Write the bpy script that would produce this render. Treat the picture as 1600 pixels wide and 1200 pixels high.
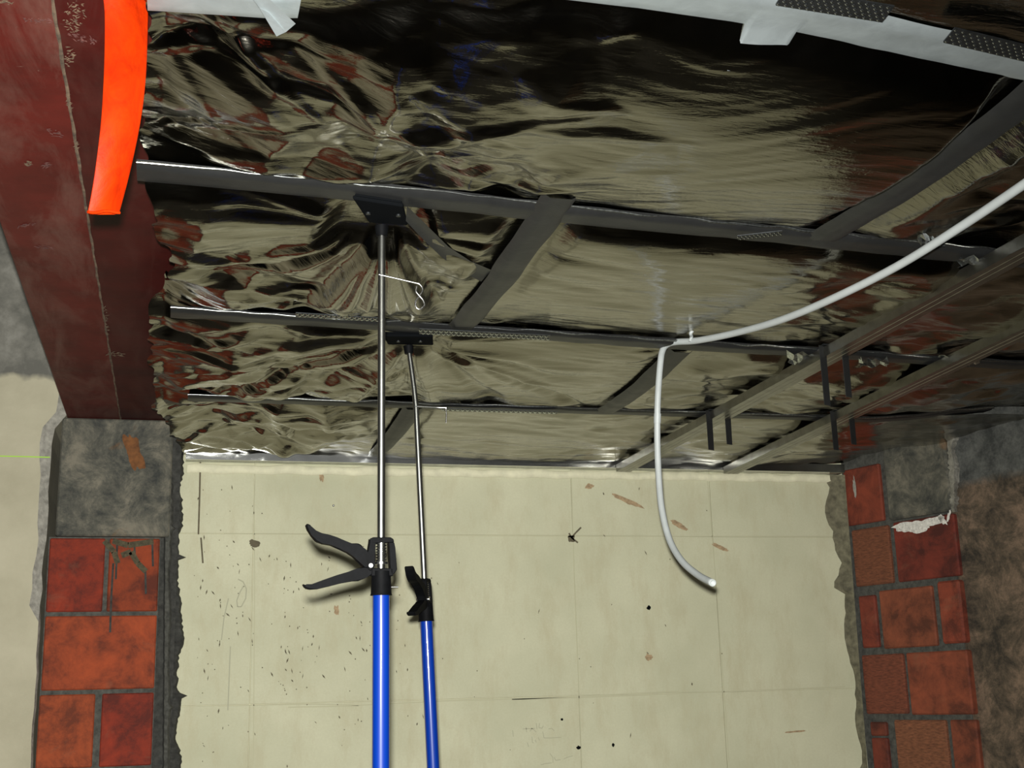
import bpy, bmesh, math, random
import numpy as np
from mathutils import Vector, Matrix
from mathutils.geometry import delaunay_2d_cdt

for o in list(bpy.data.objects):
    bpy.data.objects.remove(o)
scene = bpy.context.scene
C = scene.collection
random.seed(7)

# ------------------------------------------------------------------ camera
EYE = 1.5                                  # lens height above the floor
FPX = 2000.0
yaw, pitch, roll = [math.radians(a) for a in (15.0, 13.8, -1.54)]
fw = np.array([math.sin(yaw)*math.cos(pitch), math.cos(yaw)*math.cos(pitch), math.sin(pitch)])
rt0 = np.array([math.cos(yaw), -math.sin(yaw), 0.0])
up0 = np.cross(rt0, fw)
rt = math.cos(roll)*rt0 + math.sin(roll)*up0
up = -math.sin(roll)*rt0 + math.cos(roll)*up0
cd = bpy.data.cameras.new('camera')
cd.sensor_width = 36.0
cd.lens = FPX/1600*36.0
cd.clip_start = 0.02
cam = bpy.data.objects.new('camera', cd)
C.objects.link(cam)
cam.matrix_world = Matrix(((rt[0], up[0], -fw[0], 0), (rt[1], up[1], -fw[1], 0), (rt[2], up[2], -fw[2], EYE), (0, 0, 0, 1)))
scene.camera = cam

# ------------------------------------------------------------------ world, flash, exposure
world = bpy.data.worlds.new('world')
scene.world = world
world.use_nodes = True
bgn = world.node_tree.nodes['Background']
bgn.inputs['Color'].default_value = (0.75, 0.85, 1.0, 1)
bgn.inputs['Strength'].default_value = 0.006
fl = bpy.data.lights.new('camera_flash', 'SPOT')
fl.energy = 550.0
fl.color = (1.0, 0.985, 0.95)
fl.shadow_soft_size = 0.012
fl.spot_size = math.radians(92)
fl.spot_blend = 0.95
flash = bpy.data.objects.new('camera_flash', fl)
C.objects.link(flash)
fpos = Vector((0, 0, EYE)) + Vector(rt)*-0.006 + Vector(up)*0.036
faim = Vector(fw)*1.0 + Vector(up)*-0.16 + Vector(rt)*-0.11
flash.matrix_world = Matrix.Translation(fpos) @ faim.to_track_quat('-Z', 'Y').to_matrix().to_4x4()
vs = scene.view_settings
vs.view_transform = 'Standard'
vs.look = 'None'
vs.gamma = 1.0
vs.use_curve_mapping = False
vs.exposure = 0.0

# ------------------------------------------------------------------ pixel helpers (place things at a real depth)
def ray(x, y):
    return (x-800)/FPX*rt - (y-600)/FPX*up + fw
def onY(x, y, Y):
    d = ray(x, y); p = d*Y/d[1]; return Vector((p[0], p[1], p[2]+EYE))
def onZ(x, y, Z):                          # Z measured from the lens height
    d = ray(x, y); p = d*Z/d[2]; return Vector((p[0], p[1], p[2]+EYE))
def onD(x, y, D):
    p = ray(x, y)*D; return Vector((p[0], p[1], p[2]+EYE))

# ------------------------------------------------------------------ materials
def new_mat(name):
    m = bpy.data.materials.new(name); m.use_nodes = True
    nt = m.node_tree
    return m, nt, nt.nodes['Principled BSDF']
def nn(nt, kind, **kw):
    n = nt.nodes.new(kind)
    for k, v in kw.items():
        if k in n.inputs: n.inputs[k].default_value = v
        else: setattr(n, k, v)
    return n
def coords(nt, scale=(1, 1, 1), rot=(0, 0, 0)):
    tc = nn(nt, 'ShaderNodeTexCoord'); mp = nn(nt, 'ShaderNodeMapping')
    mp.inputs['Scale'].default_value = scale; mp.inputs['Rotation'].default_value = rot
    nt.links.new(tc.outputs['Object'], mp.inputs['Vector']); return mp.outputs['Vector']
def noise(nt, vec, scale, detail=4, rough=0.55, dist=0.0):
    n = nn(nt, 'ShaderNodeTexNoise'); n.inputs['Scale'].default_value = scale
    n.inputs['Detail'].default_value = detail; n.inputs['Roughness'].default_value = rough
    n.inputs['Distortion'].default_value = dist
    nt.links.new(vec, n.inputs['Vector']); return n.outputs['Fac']
def ramp(nt, fac, stops):
    r = nn(nt, 'ShaderNodeValToRGB'); e = r.color_ramp.elements
    while len(e) < len(stops): e.new(0.5)
    for el, (p, c) in zip(e, stops):
        el.position = p; el.color = (c[0], c[1], c[2], 1) if hasattr(c, '__len__') else (c, c, c, 1)
    nt.links.new(fac, r.inputs['Fac']); return r.outputs['Color']
def mix(nt, fac, a, b, mode='MIX'):
    m = nn(nt, 'ShaderNodeMix', data_type='RGBA', blend_type=mode)
    for sock, v in ((m.inputs['Factor'], fac), (m.inputs['A'], a), (m.inputs['B'], b)): pass
    fs = m.inputs[0]; sa = m.inputs[6]; sb = m.inputs[7]
    for s, v in ((fs, fac), (sa, a), (sb, b)):
        if isinstance(v, (int, float)): s.default_value = v
        elif isinstance(v, tuple): s.default_value = (v[0], v[1], v[2], 1)
        else: nt.links.new(v, s)
    return m.outputs[2]
def bump(nt, bs, h, strength, dist=0.01):
    b = nn(nt, 'ShaderNodeBump'); b.inputs['Strength'].default_value = strength; b.inputs['Distance'].default_value = dist
    nt.links.new(h, b.inputs['Height']); nt.links.new(b.outputs['Normal'], bs.inputs['Normal'])
def simple(name, col, rough=0.5, metal=0.0, nscale=None, amt=0.25, bumpk=0.0, spec=0.5):
    m, nt, bs = new_mat(name)
    bs.inputs['Roughness'].default_value = rough; bs.inputs['Metallic'].default_value = metal
    bs.inputs['Specular IOR Level'].default_value = spec
    if nscale:
        v = coords(nt); f = noise(nt, v, nscale, 5, 0.6)
        c = ramp(nt, f, [(0.3, tuple(x*(1-amt) for x in col)), (0.7, tuple(min(1, x*(1+amt)) for x in col))])
        nt.links.new(c, bs.inputs['Base Color'])
        if bumpk: bump(nt, bs, f, bumpk, 0.004)
    else: bs.inputs['Base Color'].default_value = (*col, 1)
    return m

M = {}
# crinkled aluminium foil
m, nt, bs = new_mat('foil')
bs.inputs['Base Color'].default_value = (0.25, 0.236, 0.194, 1); bs.inputs['Metallic'].default_value = 1.0
v1 = coords(nt, (16, 85, 30), (0, 0, -0.15)); f1 = noise(nt, v1, 1.0, 4, 0.6, 0.8)
v2 = coords(nt, (120, 160, 120)); f2 = noise(nt, v2, 1.0, 3, 0.6)
hh = nn(nt, 'ShaderNodeMath', operation='MULTIPLY_ADD'); hh.inputs[1].default_value = 0.22
nt.links.new(f2, hh.inputs[0]); nt.links.new(f1, hh.inputs[2])
bump(nt, bs, hh.outputs[0], 0.30, 0.003)
rr = ramp(nt, noise(nt, coords(nt), 5.0, 3), [(0.3, 0.09), (0.7, 0.16)])
nt.links.new(rr, bs.inputs['Roughness'])
M['foil'] = m
# grey aluminium tape
def tape_mat(name, col, rough):
    m, nt, bs = new_mat(name)
    bs.inputs['Metallic'].default_value = 0.85
    f = noise(nt, coords(nt, (1, 1, 1)), 26, 4, 0.6, 0.5)
    nt.links.new(ramp(nt, f, [(0.3, tuple(c*0.78 for c in col)), (0.75, col)]), bs.inputs['Base Color'])
    bs.inputs['Roughness'].default_value = rough
    bump(nt, bs, f, 0.3, 0.003)
    return m
M['tape'] = tape_mat('grey_tape', (0.066, 0.068, 0.067), 0.5)
M['silver'] = tape_mat('silver_tape', (0.50, 0.56, 0.565), 0.55)
M['track'] = simple('new_galvanised_steel', (0.62, 0.64, 0.62), 0.2, 1.0, 20, 0.15)
M['galv'] = simple('galvanised_steel', (0.26, 0.255, 0.23), 0.34, 1.0, 30, 0.2)
M['galvdark'] = simple('dull_galvanised_steel', (0.05, 0.054, 0.056), 0.42, 0.9, 60, 0.3)
M['hem'] = simple('creased_foil_edge', (0.5, 0.53, 0.52), 0.3, 1.0, 200, 0.5)
M['dots'] = simple('bright_dimples', (0.75, 0.8, 0.8), 0.25, 1.0)
M['rod'] = simple('zinc_rod', (0.36, 0.37, 0.34), 0.3, 1.0, 50, 0.15)
M['chrome'] = simple('bright_zinc', (0.85, 0.86, 0.84), 0.22, 1.0)
M['black'] = simple('black_plastic', (0.0022, 0.0024, 0.0027), 0.6, 0.0, 60, 0.4, 0.1, 0.05)
M['rubber'] = simple('black_rubber', (0.003, 0.0035, 0.004), 0.8, spec=0.02)
M['blue'] = simple('blue_paint', (0.0, 0.020, 0.19), 0.42, 0.0, None, spec=0.25)
M['blue'].node_tree.nodes['Principled BSDF'].inputs['Coat Weight'].default_value = 1.0
M['blue'].node_tree.nodes['Principled BSDF'].inputs['Coat Roughness'].default_value = 0.10
M['blue'].node_tree.nodes['Principled BSDF'].inputs['Coat IOR'].default_value = 1.5
M['white'] = simple('white_conduit', (0.33, 0.355, 0.345), 0.5, 0.0, 40, 0.05)
M['grime'] = simple('dark_grime', (0.10, 0.085, 0.05), 0.9, 0, 60, 0.3)
M['pencil'] = simple('pencil_grey', (0.36, 0.355, 0.25), 0.9)
M['pencilsoft'] = simple('pencil_soft', (0.43, 0.42, 0.28), 0.9)
M['brownstain'] = simple('brown_stain', (0.32, 0.23, 0.13), 0.9, 0, 90, 0.35)
M['floor'] = simple('concrete_floor', (0.09, 0.085, 0.075), 0.85, 0, 6, 0.3)
M['ceil'] = simple('old_ceiling', (0.25, 0.24, 0.22), 0.9, 0, 5, 0.2)
M['mortar'] = simple('grey_mortar', (0.06, 0.06, 0.05), 0.95, 0, 70, 0.45, 0.8)
M['mortardark'] = simple('dark_mortar', (0.034, 0.034, 0.029), 0.95, 0, 60, 0.5, 1.0)
M['drip'] = simple('cement_drip', (0.062, 0.052, 0.028), 0.95, 0, 120, 0.5, 0.6)
M['limewhite'] = simple('white_efflorescence', (0.62, 0.6, 0.54), 0.95, 0, 120, 0.3, 0.6)
M['lip'] = simple('plaster_lip', (0.62, 0.60, 0.42), 0.8, 0, 30, 0.12, 0.3)
M['lime'] = simple('plaster_broken_edge', (0.26, 0.25, 0.21), 0.95, 0, 60, 0.35, 0.9)
M['laser'] = simple('painted_laser_green', (0.33, 0.62, 0.05), 0.9)  # projected laser light put into a plain green colour

# cream gypsum blocks
m, nt, bs = new_mat('cream_gypsum')
v = coords(nt)
a = ramp(nt, noise(nt, v, 3.5, 5, 0.6), [(0.3, (0.44, 0.44, 0.295)), (0.7, (0.545, 0.54, 0.375))])
b = noise(nt, v, 160, 2, 0.7)
c = mix(nt, ramp(nt, b, [(0.35, 0.0), (0.7, 0.22)]), a, (0.40, 0.38, 0.24))
g = ramp(nt, noise(nt, coords(nt, (2.2, 1, 0.8)), 6, 8, 0.75), [(0.48, 0.0), (0.68, 0.5)])
c = mix(nt, g, c, (0.40, 0.36, 0.22))
nt.links.new(c, bs.inputs['Base Color']); bs.inputs['Roughness'].default_value = 0.75
bump(nt, bs, b, 0.08, 0.002)
M['gypsum'] = m
# cream plaster with the upper part grey
m, nt, bs = new_mat('wall_plaster')
v = coords(nt)
cream = ramp(nt, noise(nt, v, 5, 5, 0.6), [(0.3, (0.34, 0.315, 0.215)), (0.7, (0.44, 0.41, 0.29))])
grey = ramp(nt, noise(nt, v, 9, 6, 0.65), [(0.38, (0.11, 0.108, 0.09)), (0.5, (0.17, 0.165, 0.138)), (0.63, (0.25, 0.245, 0.21))])
sx = nn(nt, 'ShaderNodeSeparateXYZ'); nt.links.new(v, sx.inputs[0])
wob = nn(nt, 'ShaderNodeMath', operation='MULTIPLY_ADD'); wob.inputs[1].default_value = 0.06
nt.links.new(noise(nt, v, 12, 3), wob.inputs[0]); nt.links.new(sx.outputs['Z'], wob.inputs[2])
edge = nn(nt, 'ShaderNodeMapRange'); edge.inputs['From Min'].default_value = EYE+0.90; edge.inputs['From Max'].default_value = EYE+0.915
nt.links.new(wob.outputs[0], edge.inputs['Value'])
nt.links.new(mix(nt, edge.outputs[0], cream, grey), bs.inputs['Base Color']); bs.inputs['Roughness'].default_value = 0.85
bump(nt, bs, noise(nt, v, 45, 5, 0.65), 0.25, 0.006)
M['plaster'] = m
# brown cement render, grey band on top
m, nt, bs = new_mat('brown_render')
v = coords(nt)
br = ramp(nt, noise(nt, v, 11, 9, 0.8, 0.3), [(0.38, (0.026, 0.021, 0.014)), (0.5, (0.090, 0.066, 0.042)), (0.63, (0.20, 0.135, 0.088))])
gy = ramp(nt, noise(nt, v, 16, 8, 0.8), [(0.38, (0.03, 0.032, 0.029)), (0.62, (0.11, 0.113, 0.10))])
sx = nn(nt, 'ShaderNodeSeparateXYZ'); nt.links.new(v, sx.inputs[0])
wob = nn(nt, 'ShaderNodeMath', operation='MULTIPLY_ADD'); wob.inputs[1].default_value = 0.04
nt.links.new(noise(nt, v, 10, 3), wob.inputs[0]); nt.links.new(sx.outputs['Z'], wob.inputs[2])
edge = nn(nt, 'ShaderNodeMapRange'); edge.inputs['From Min'].default_value = EYE+0.585; edge.inputs['From Max'].default_value = EYE+0.615
nt.links.new(wob.outputs[0], edge.inputs['Value'])
nt.links.new(mix(nt, edge.outputs[0], br, gy), bs.inputs['Base Color']); bs.inputs['Roughness'].default_value = 0.95
bump(nt, bs, noise(nt, v, 30, 6, 0.7), 0.6, 0.008)
M['render'] = m
# fired clay brick, tinted per brick by the object colour
m, nt, bs = new_mat('red_brick')
v = coords(nt); oi = nn(nt, 'ShaderNodeObjectInfo')
f = noise(nt, v, 11, 8, 0.72, 0.3)
c = mix(nt, 1.0, oi.outputs['Color'], ramp(nt, f, [(0.37, 0.26), (0.5, 0.56), (0.64, 0.78)]), 'MULTIPLY')
d = ramp(nt, noise(nt, v, 7, 5, 0.7, 0.8), [(0.58, 0.0), (0.8, 0.45)])
c = mix(nt, d, c, (0.19, 0.10, 0.055))
nt.links.new(c, bs.inputs['Base Color']); bs.inputs['Roughness'].default_value = 0.85
bump(nt, bs, noise(nt, v, 70, 4, 0.7), 0.3, 0.003)
M['brick'] = m
m, nt, bs = new_mat('combed_brick')         # broken keyed faces
v = coords(nt); oi = nn(nt, 'ShaderNodeObjectInfo')
wv = nn(nt, 'ShaderNodeTexNoise'); wv.inputs['Scale'].default_value = 1.0; wv.inputs['Detail'].default_value = 3
mp = coords(nt, (60, 60, 300)); nt.links.new(mp, wv.inputs['Vector'])
c = mix(nt, 1.0, oi.outputs['Color'], ramp(nt, wv.outputs['Fac'], [(0.3, 0.34), (0.55, 0.58), (0.75, 0.75)]), 'MULTIPLY')
nt.links.new(c, bs.inputs['Base Color']); bs.inputs['Roughness'].default_value = 0.9
bump(nt, bs, wv.outputs['Fac'], 0.7, 0.006)
M['combed'] = m
# cast concrete
m, nt, bs = new_mat('cast_concrete')
v = coords(nt); f = noise(nt, v, 10, 9, 0.78, 0.4)
c = ramp(nt, f, [(0.38, (0.028, 0.030, 0.026)), (0.5, (0.078, 0.076, 0.058)), (0.63, (0.165, 0.150, 0.110))])
rs = ramp(nt, noise(nt, v, 6, 5, 0.6, 0.6), [(0.66, 0.0), (0.74, 0.5)])
c = mix(nt, rs, c, (0.17, 0.08, 0.02))
nt.links.new(c, bs.inputs['Base Color']); bs.inputs['Roughness'].default_value = 0.9
bump(nt, bs, noise(nt, v, 50, 5, 0.7), 0.5, 0.004)
M['concrete'] = m
# red-lead primed steel, scuffed
def steel_mat(name, base, dust):
    m, nt, bs = new_mat(name)
    v = coords(nt)
    c = ramp(nt, noise(nt, v, 8, 6, 0.65), [(0.3, tuple(x*0.65 for x in base)), (0.7, tuple(x*1.3 for x in base))])
    d = ramp(nt, noise(nt, coords(nt, (14, 3.0, 14)), 1.0, 7, 0.7, 0.5), [(0.45, 0.0), (0.75, dust)])
    c = mix(nt, d, c, (0.17, 0.105, 0.08))
    s = ramp(nt, noise(nt, coords(nt, (22, 45, 22), (0, 0, 0.25)), 1.0, 5, 0.75, 1.0), [(0.68, 0.0), (0.78, min(1, dust*1.5))])
    c = mix(nt, s, c, (0.26, 0.20, 0.15))
    nt.links.new(c, bs.inputs['Base Color']); bs.inputs['Roughness'].default_value = 0.55; bs.inputs['Specular IOR Level'].default_value = 0.25
    bump(nt, bs, noise(nt, v, 40, 4), 0.15, 0.003)
    return m
M['steelA'] = steel_mat('red_primer_dusty', (0.078, 0.0075, 0.005), 0.5)
M['steelB'] = steel_mat('red_primer', (0.040, 0.0018, 0.0012), 0.14)
m, nt, bs = new_mat('orange_tape')
v = coords(nt); f = noise(nt, coords(nt, (40, 40, 22)), 1.0, 5, 0.65, 0.6)
nt.links.new(ramp(nt, f, [(0.35, (0.19, 0.0085, 0.0)), (0.65, (0.30, 0.017, 0.0))]), bs.inputs['Base Color'])
bs.inputs['Roughness'].default_value = 0.55; bs.inputs['Specular IOR Level'].default_value = 0.08
bump(nt, bs, f, 0.3, 0.004)
M['orange'] = m

# ------------------------------------------------------------------ numpy noise
def vnoise(x, y, seed):
    xi = np.floor(x).astype(np.int64); yi = np.floor(y).astype(np.int64); xf = x-xi; yf = y-yi
    def h(a, b):
        n = (a*374761393 + b*668265263 + seed*1442695041) & 0x7fffffff
        n = ((n ^ (n >> 13))*1274126177) & 0x7fffffff
        return ((n ^ (n >> 16)) & 0xffff)/32767.5 - 1.0
    u = xf*xf*xf*(xf*(xf*6-15)+10); w = yf*yf*yf*(yf*(yf*6-15)+10)
    return (h(xi, yi)*(1-u)+h(xi+1, yi)*u)*(1-w) + (h(xi, yi+1)*(1-u)+h(xi+1, yi+1)*u)*w
def fbm(x, y, seed, o=3):
    s = 0; a = 1.0
    for k in range(o):
        s = s + a*vnoise(x*2**k, y*2**k, seed+k*17); a *= 0.5
    return s
def ridge(x, y, seed): return 1-2*np.abs(vnoise(x, y, seed))
def sstep(a, b, x):
    t = np.clip((x-a)/(b-a), 0, 1); return t*t*(3-2*t)

# ------------------------------------------------------------------ object helpers
def mesh_obj(name, verts, faces, mat, parent=None, smooth=False):
    me = bpy.data.meshes.new(name); me.from_pydata([tuple(v) for v in verts], [], faces); me.update()
    if smooth: me.polygons.foreach_set('use_smooth', [True]*len(me.polygons))
    me.materials.append(M[mat] if isinstance(mat, str) else mat)
    o = bpy.data.objects.new(name, me); C.objects.link(o)
    if parent is not None:
        o.parent = parent; o.matrix_parent_inverse = parent.matrix_world.inverted() if WORLD_PARENT else Matrix()
    return o
WORLD_PARENT = True
def bm_obj(name, bm, mat, parent=None, smooth=False):
    me = bpy.data.meshes.new(name); bmesh.ops.recalc_face_normals(bm, faces=bm.faces[:]); bm.to_mesh(me); bm.free()
    if smooth: me.polygons.foreach_set('use_smooth', [True]*len(me.polygons))
    me.materials.append(M[mat] if isinstance(mat, str) else mat)
    o = bpy.data.objects.new(name, me); C.objects.link(o)
    if parent is not None:
        o.parent = parent; o.matrix_parent_inverse = parent.matrix_world.inverted() if WORLD_PARENT else Matrix()
    return o
def tag(o, label, cat=None, group=None, kind=None):
    if label: o['label'] = label
    if cat: o['category'] = cat
    if group: o['group'] = group
    if kind: o['kind'] = kind
    return o
def empty(name, loc, label, cat, group=None, rot=None):
    o = bpy.data.objects.new(name, None); o.empty_display_size = 0.05
    o.location = loc
    if rot is not None: o.rotation_euler = rot
    o.matrix_world = Matrix.Translation(Vector(loc)) @ (rot.to_matrix().to_4x4() if rot is not None else Matrix())
    C.objects.link(o); tag(o, label, cat, group); return o
def box_bm(lo, hi, bev=0.0):
    bm = bmesh.new(); bmesh.ops.create_cube(bm, size=1.0)
    lo = Vector(lo); hi = Vector(hi)
    for v in bm.verts: v.co = Vector(((v.co.x+0.5)*(hi.x-lo.x)+lo.x, (v.co.y+0.5)*(hi.y-lo.y)+lo.y, (v.co.z+0.5)*(hi.z-lo.z)+lo.z))
    if bev: bmesh.ops.bevel(bm, geom=bm.edges[:], offset=bev, segments=1, affect='EDGES', profile=0.5)
    return bm
def prism_bm(poly, axis_o, eu, ev, en, t, bev=0.0):
    """extrude a 2-D outline; eu, ev span it, en is the thickness direction"""
    bm = bmesh.new(); axis_o = Vector(axis_o)
    a = [bm.verts.new(axis_o + eu*p[0] + ev*p[1] - en*t/2) for p in poly]
    b = [bm.verts.new(axis_o + eu*p[0] + ev*p[1] + en*t/2) for p in poly]
    n = len(poly)
    bm.faces.new(a[::-1]); bm.faces.new(b)
    for i in range(n): bm.faces.new((a[i], a[(i+1) % n], b[(i+1) % n], b[i]))
    if bev: bmesh.ops.bevel(bm, geom=bm.edges[:], offset=bev, segments=1, affect='EDGES', profile=0.5)
    return bm
def tube_geo(pts, rad, seg=12, cap=True, hollow=0.0):
    pts = [Vector(p) for p in pts]; n = len(pts)
    rads = rad if hasattr(rad, '__len__') else [rad]*n
    T = [((pts[min(i+1, n-1)]-pts[max(i-1, 0)]).normalized()) for i in range(n)]
    ref = Vector((0, 0, 1)) if abs(T[0].z) < 0.9 else Vector((1, 0, 0))
    N = (ref - T[0]*ref.dot(T[0])).normalized(); V = []; F = []
    for i in range(n):
        N = (N - T[i]*N.dot(T[i])).normalized(); B = T[i].cross(N)
        for k in range(seg):
            a = 2*math.pi*k/seg; V.append(pts[i] + (N*math.cos(a) + B*math.sin(a))*rads[i])
    for i in range(n-1):
        for k in range(seg):
            k2 = (k+1) % seg; F.append((i*seg+k, i*seg+k2, (i+1)*seg+k2, (i+1)*seg+k))
    if cap:
        c0 = len(V); V += [V[k].copy() for k in range(seg)]; F.append(tuple(c0+k for k in range(seg))[::-1])
        if hollow:
            base = (n-1)*seg; s = len(V); c = pts[-1]
            for k in range(seg): V.append(c + (V[base+k]-c)*hollow)
            for k in range(seg): V.append(c + (V[base+k]-c)*hollow - T[-1]*rads[-1]*3)
            for k in range(seg):
                k2 = (k+1) % seg
                F.append((base+k, base+k2, s+k2, s+k)); F.append((s+k, s+k2, s+seg+k2, s+seg+k))
            F.append(tuple(s+seg+k for k in range(seg)))
        else:
            c1 = len(V); V += [V[(n-1)*seg+k].copy() for k in range(seg)]; F.append(tuple(c1+k for k in range(seg)))
    return V, F
def tube(name, pts, rad, mat, parent=None, seg=12, hollow=0.0):
    V, F = tube_geo(pts, rad, seg, True, hollow); return mesh_obj(name, V, F, mat, parent, True)
def spline(pts, n=10):
    pts = [Vector(p) for p in pts]; out = []
    P = [pts[0]*2-pts[1]] + pts + [pts[-1]*2-pts[-2]]
    for i in range(1, len(P)-2):
        for k in range(n):
            t = k/n
            out.append(0.5*((2*P[i]) + (P[i+1]-P[i-1])*t + (2*P[i-1]-5*P[i]+4*P[i+1]-P[i+2])*t*t + (3*P[i]-P[i-1]-3*P[i+1]+P[i+2])*t**3))
    out.append(pts[-1]); return out

# ================================================================== THE SETTING
YB = 3.70                                  # gypsum wall
YP = 3.60                                  # face of the left pier
ZF = 0.0
floor = bm_obj('floor', box_bm((-2.2, -2.5, -0.1), (3.9, 3.95, ZF)), 'floor'); tag(floor, 'dark concrete floor of the gutted room', 'floor', kind='structure')
ceil_ = bm_obj('ceiling', box_bm((-2.2, -2.5, 3.02), (3.9, 3.95, 3.14)), 'ceil'); tag(ceil_, 'old ceiling slab above the hung foil', 'ceiling', kind='structure')

# back wall: core + gypsum blocks
wb = bm_obj('wall_back', box_bm((-0.02, YB+0.003, 0), (2.5, YB+0.15, EYE+0.80)), M['lip'])
tag(wb, 'cream gypsum block wall stained with pencil lines', 'wall', kind='structure')
xs = [0.0, 0.219, 1.170, 1.627, 2.095]
zs = [0, EYE-0.945, EYE-0.472, EYE+0.003, EYE+0.474, EYE+0.79]
for i in range(4):
    for j in range(5):
        g = 0.0004
        bm_obj('gypsum_block', box_bm((xs[i]+g, YB, zs[j]+g), (xs[i+1]-g, YB+0.1, zs[j+1]-g), 0.0012), 'gypsum', wb)
def wall_pt(px, py, off=0.0012):
    p = onY(px, py, YB-off); return p
def ribbon(paths, name, mat, parent, off, w, ptf=None, kind=None):
    """flat strokes of width w (pixels at the wall) along pixel polylines"""
    V = []; F = []
    for path in paths:
        for (a, b) in zip(path[:-1], path[1:]):
            dx, dy = b[0]-a[0], b[1]-a[1]; L = math.hypot(dx, dy) or 1
            nx, ny = -dy/L*w/2, dx/L*w/2; s = len(V)
            for q in ((a[0]+nx, a[1]+ny), (b[0]+nx, b[1]+ny), (b[0]-nx, b[1]-ny), (a[0]-nx, a[1]-ny)): V.append(ptf(*q, off))
            F.append((s, s+1, s+2, s+3))
    o = mesh_obj(name, V, F, mat, parent)
    if kind: o['kind'] = kind
    return o
def blob(name, cx, cy, rx, ry, mat, parent, ptf, off=0.0015, n=14, jag=0.3, ang=0.0, seed=1):
    V = []; n = 48
    for k in range(n):
        a = 2*math.pi*k/n
        s = 1+jag*(fbm(np.array([1.6*math.cos(a)+seed*3.1]), np.array([1.6*math.sin(a)+5.0]), seed, 4)[0])
        x, y = rx*s*math.cos(a), ry*s*math.sin(a)
        V.append(ptf(cx+x*math.cos(ang)-y*math.sin(ang), cy+x*math.sin(ang)+y*math.cos(ang), off))
    return mesh_obj(name, V, [tuple(range(n))], mat, parent)
# bright plaster lip along the top of the gypsum
lip_l = onY(297, 722, YB); lip_r = onY(1308, 747, YB)
V = []; F = []
nseg = 60
for k in range(nseg+1):
    t = k/nseg; x = 0.03+(2.07-0.03)*t
    z0 = EYE+0.645+0.006*t + 0.002*math.sin(k*1.7); z1 = z0+0.026+0.002*math.sin(k*0.9)
    for (yy, zz) in ((YB-0.0005, z0), (YB-0.006, z0+0.004), (YB-0.007, z1-0.003), (YB-0.0005, z1)): V.append((x, yy, zz))
for k in range(nseg):
    for q in range(3): F.append((k*4+q, k*4+q+1, k*4+q+5, k*4+q+4))
mesh_obj('plaster_lip', V, F, 'lip', wb, True)
# marks on the gypsum
ribbon([[(340, 1103), (480, 1100), (560, 1102), (700, 1095), (905, 1090), (1320, 1073)], [(450, 1105), (560, 1103)], [(800, 1093), (905, 1088), (1060, 1080)]], 'pencil_line', 'pencilsoft', wb, 0.0012, 1.6, wall_pt)
ribbon([[(350, 834), (600, 836), (893, 838), (1130, 838), (1305, 838)]], 'pencil_line', 'pencilsoft', wb, 0.0012, 1.3, wall_pt)
ribbon([[(397, 748), (398, 900), (396, 1190)], [(893, 745), (897, 900), (909, 1190)], [(1105, 745), (1120, 925), (1139, 1190)]], 'pencil_line', 'pencilsoft', wb, 0.0012, 1.3, wall_pt)
ribbon([[(313, 722), (312, 770), (310, 835)], [(314, 840), (317, 880)]], 'stain_streak', 'grime', wb, 0.0014, 2.6, wall_pt)
ribbon([[(357, 935), (350, 965), (346, 1000)], [(360, 1010), (358, 1060), (356, 1110)], [(372, 905), (380, 909), (385, 920), (384, 935), (377, 948), (371, 948), (370, 938), (375, 925), (381, 915)]], 'stain_streak', 'pencil', wb, 0.0014, 1.8, wall_pt)
ribbon([[(893, 840), (900, 832), (908, 824)], [(893, 840), (889, 833)], [(893, 840), (903, 848)], [(888, 838), (898, 838)]], 'stain_cross', 'grime', wb, 0.0015, 2.6, wall_pt)
blob('stain_spot', 398, 849, 8, 6, 'grime', wb, wall_pt, seed=2)
blob('stain_spot', 893, 842, 5, 5, 'grime', wb, wall_pt, seed=3)
blob('stain_spot', 1014, 950, 3.5, 3.5, 'rubber', wb, wall_pt, seed=4)
blob('stain_spot', 1013, 1027, 5.5, 5, 'brownstain', wb, wall_pt, seed=5)
blob('stain_spot', 920, 760, 7, 4, 'brownstain', wb, wall_pt, seed=6, ang=-0.4)
blob('stain_spot', 980, 783, 22, 3.6, 'brownstain', wb, wall_pt, seed=7, ang=0.42)
blob('stain_spot', 1060, 820, 16, 4, 'brownstain', wb, wall_pt, seed=8, ang=0.5)
blob('stain_spot', 502, 742, 4, 12, 'brownstain', wb, wall_pt, seed=9)
blob('stain_spot', 1125, 855, 14, 3, 'brownstain', wb, wall_pt, seed=10, ang=0.45)
blob('stain_spot', 526, 953, 4, 7, 'brownstain', wb, wall_pt, seed=11)
blob('stain_spot', 1245, 1143, 18, 1.5, 'brownstain', wb, wall_pt, seed=12, ang=-0.08)
blob('stain_spot', 904, 1168, 3, 3, 'rubber', wb, wall_pt, seed=13)
blob('stain_spot', 958, 1164, 2.6, 2.6, 'rubber', wb, wall_pt, seed=14)
blob('stain_spot', 878, 1124, 2, 2, 'rubber', wb, wall_pt, seed=15)
nh = onY(521, 790, YB-0.002); tube('nail_head', [nh+Vector((0, 0.002, 0)), nh+Vector((0, -0.0015, 0)), nh+Vector((0, -0.0025, 0))], [0.004, 0.004, 0.002], 'chrome', wb, 10)
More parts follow.
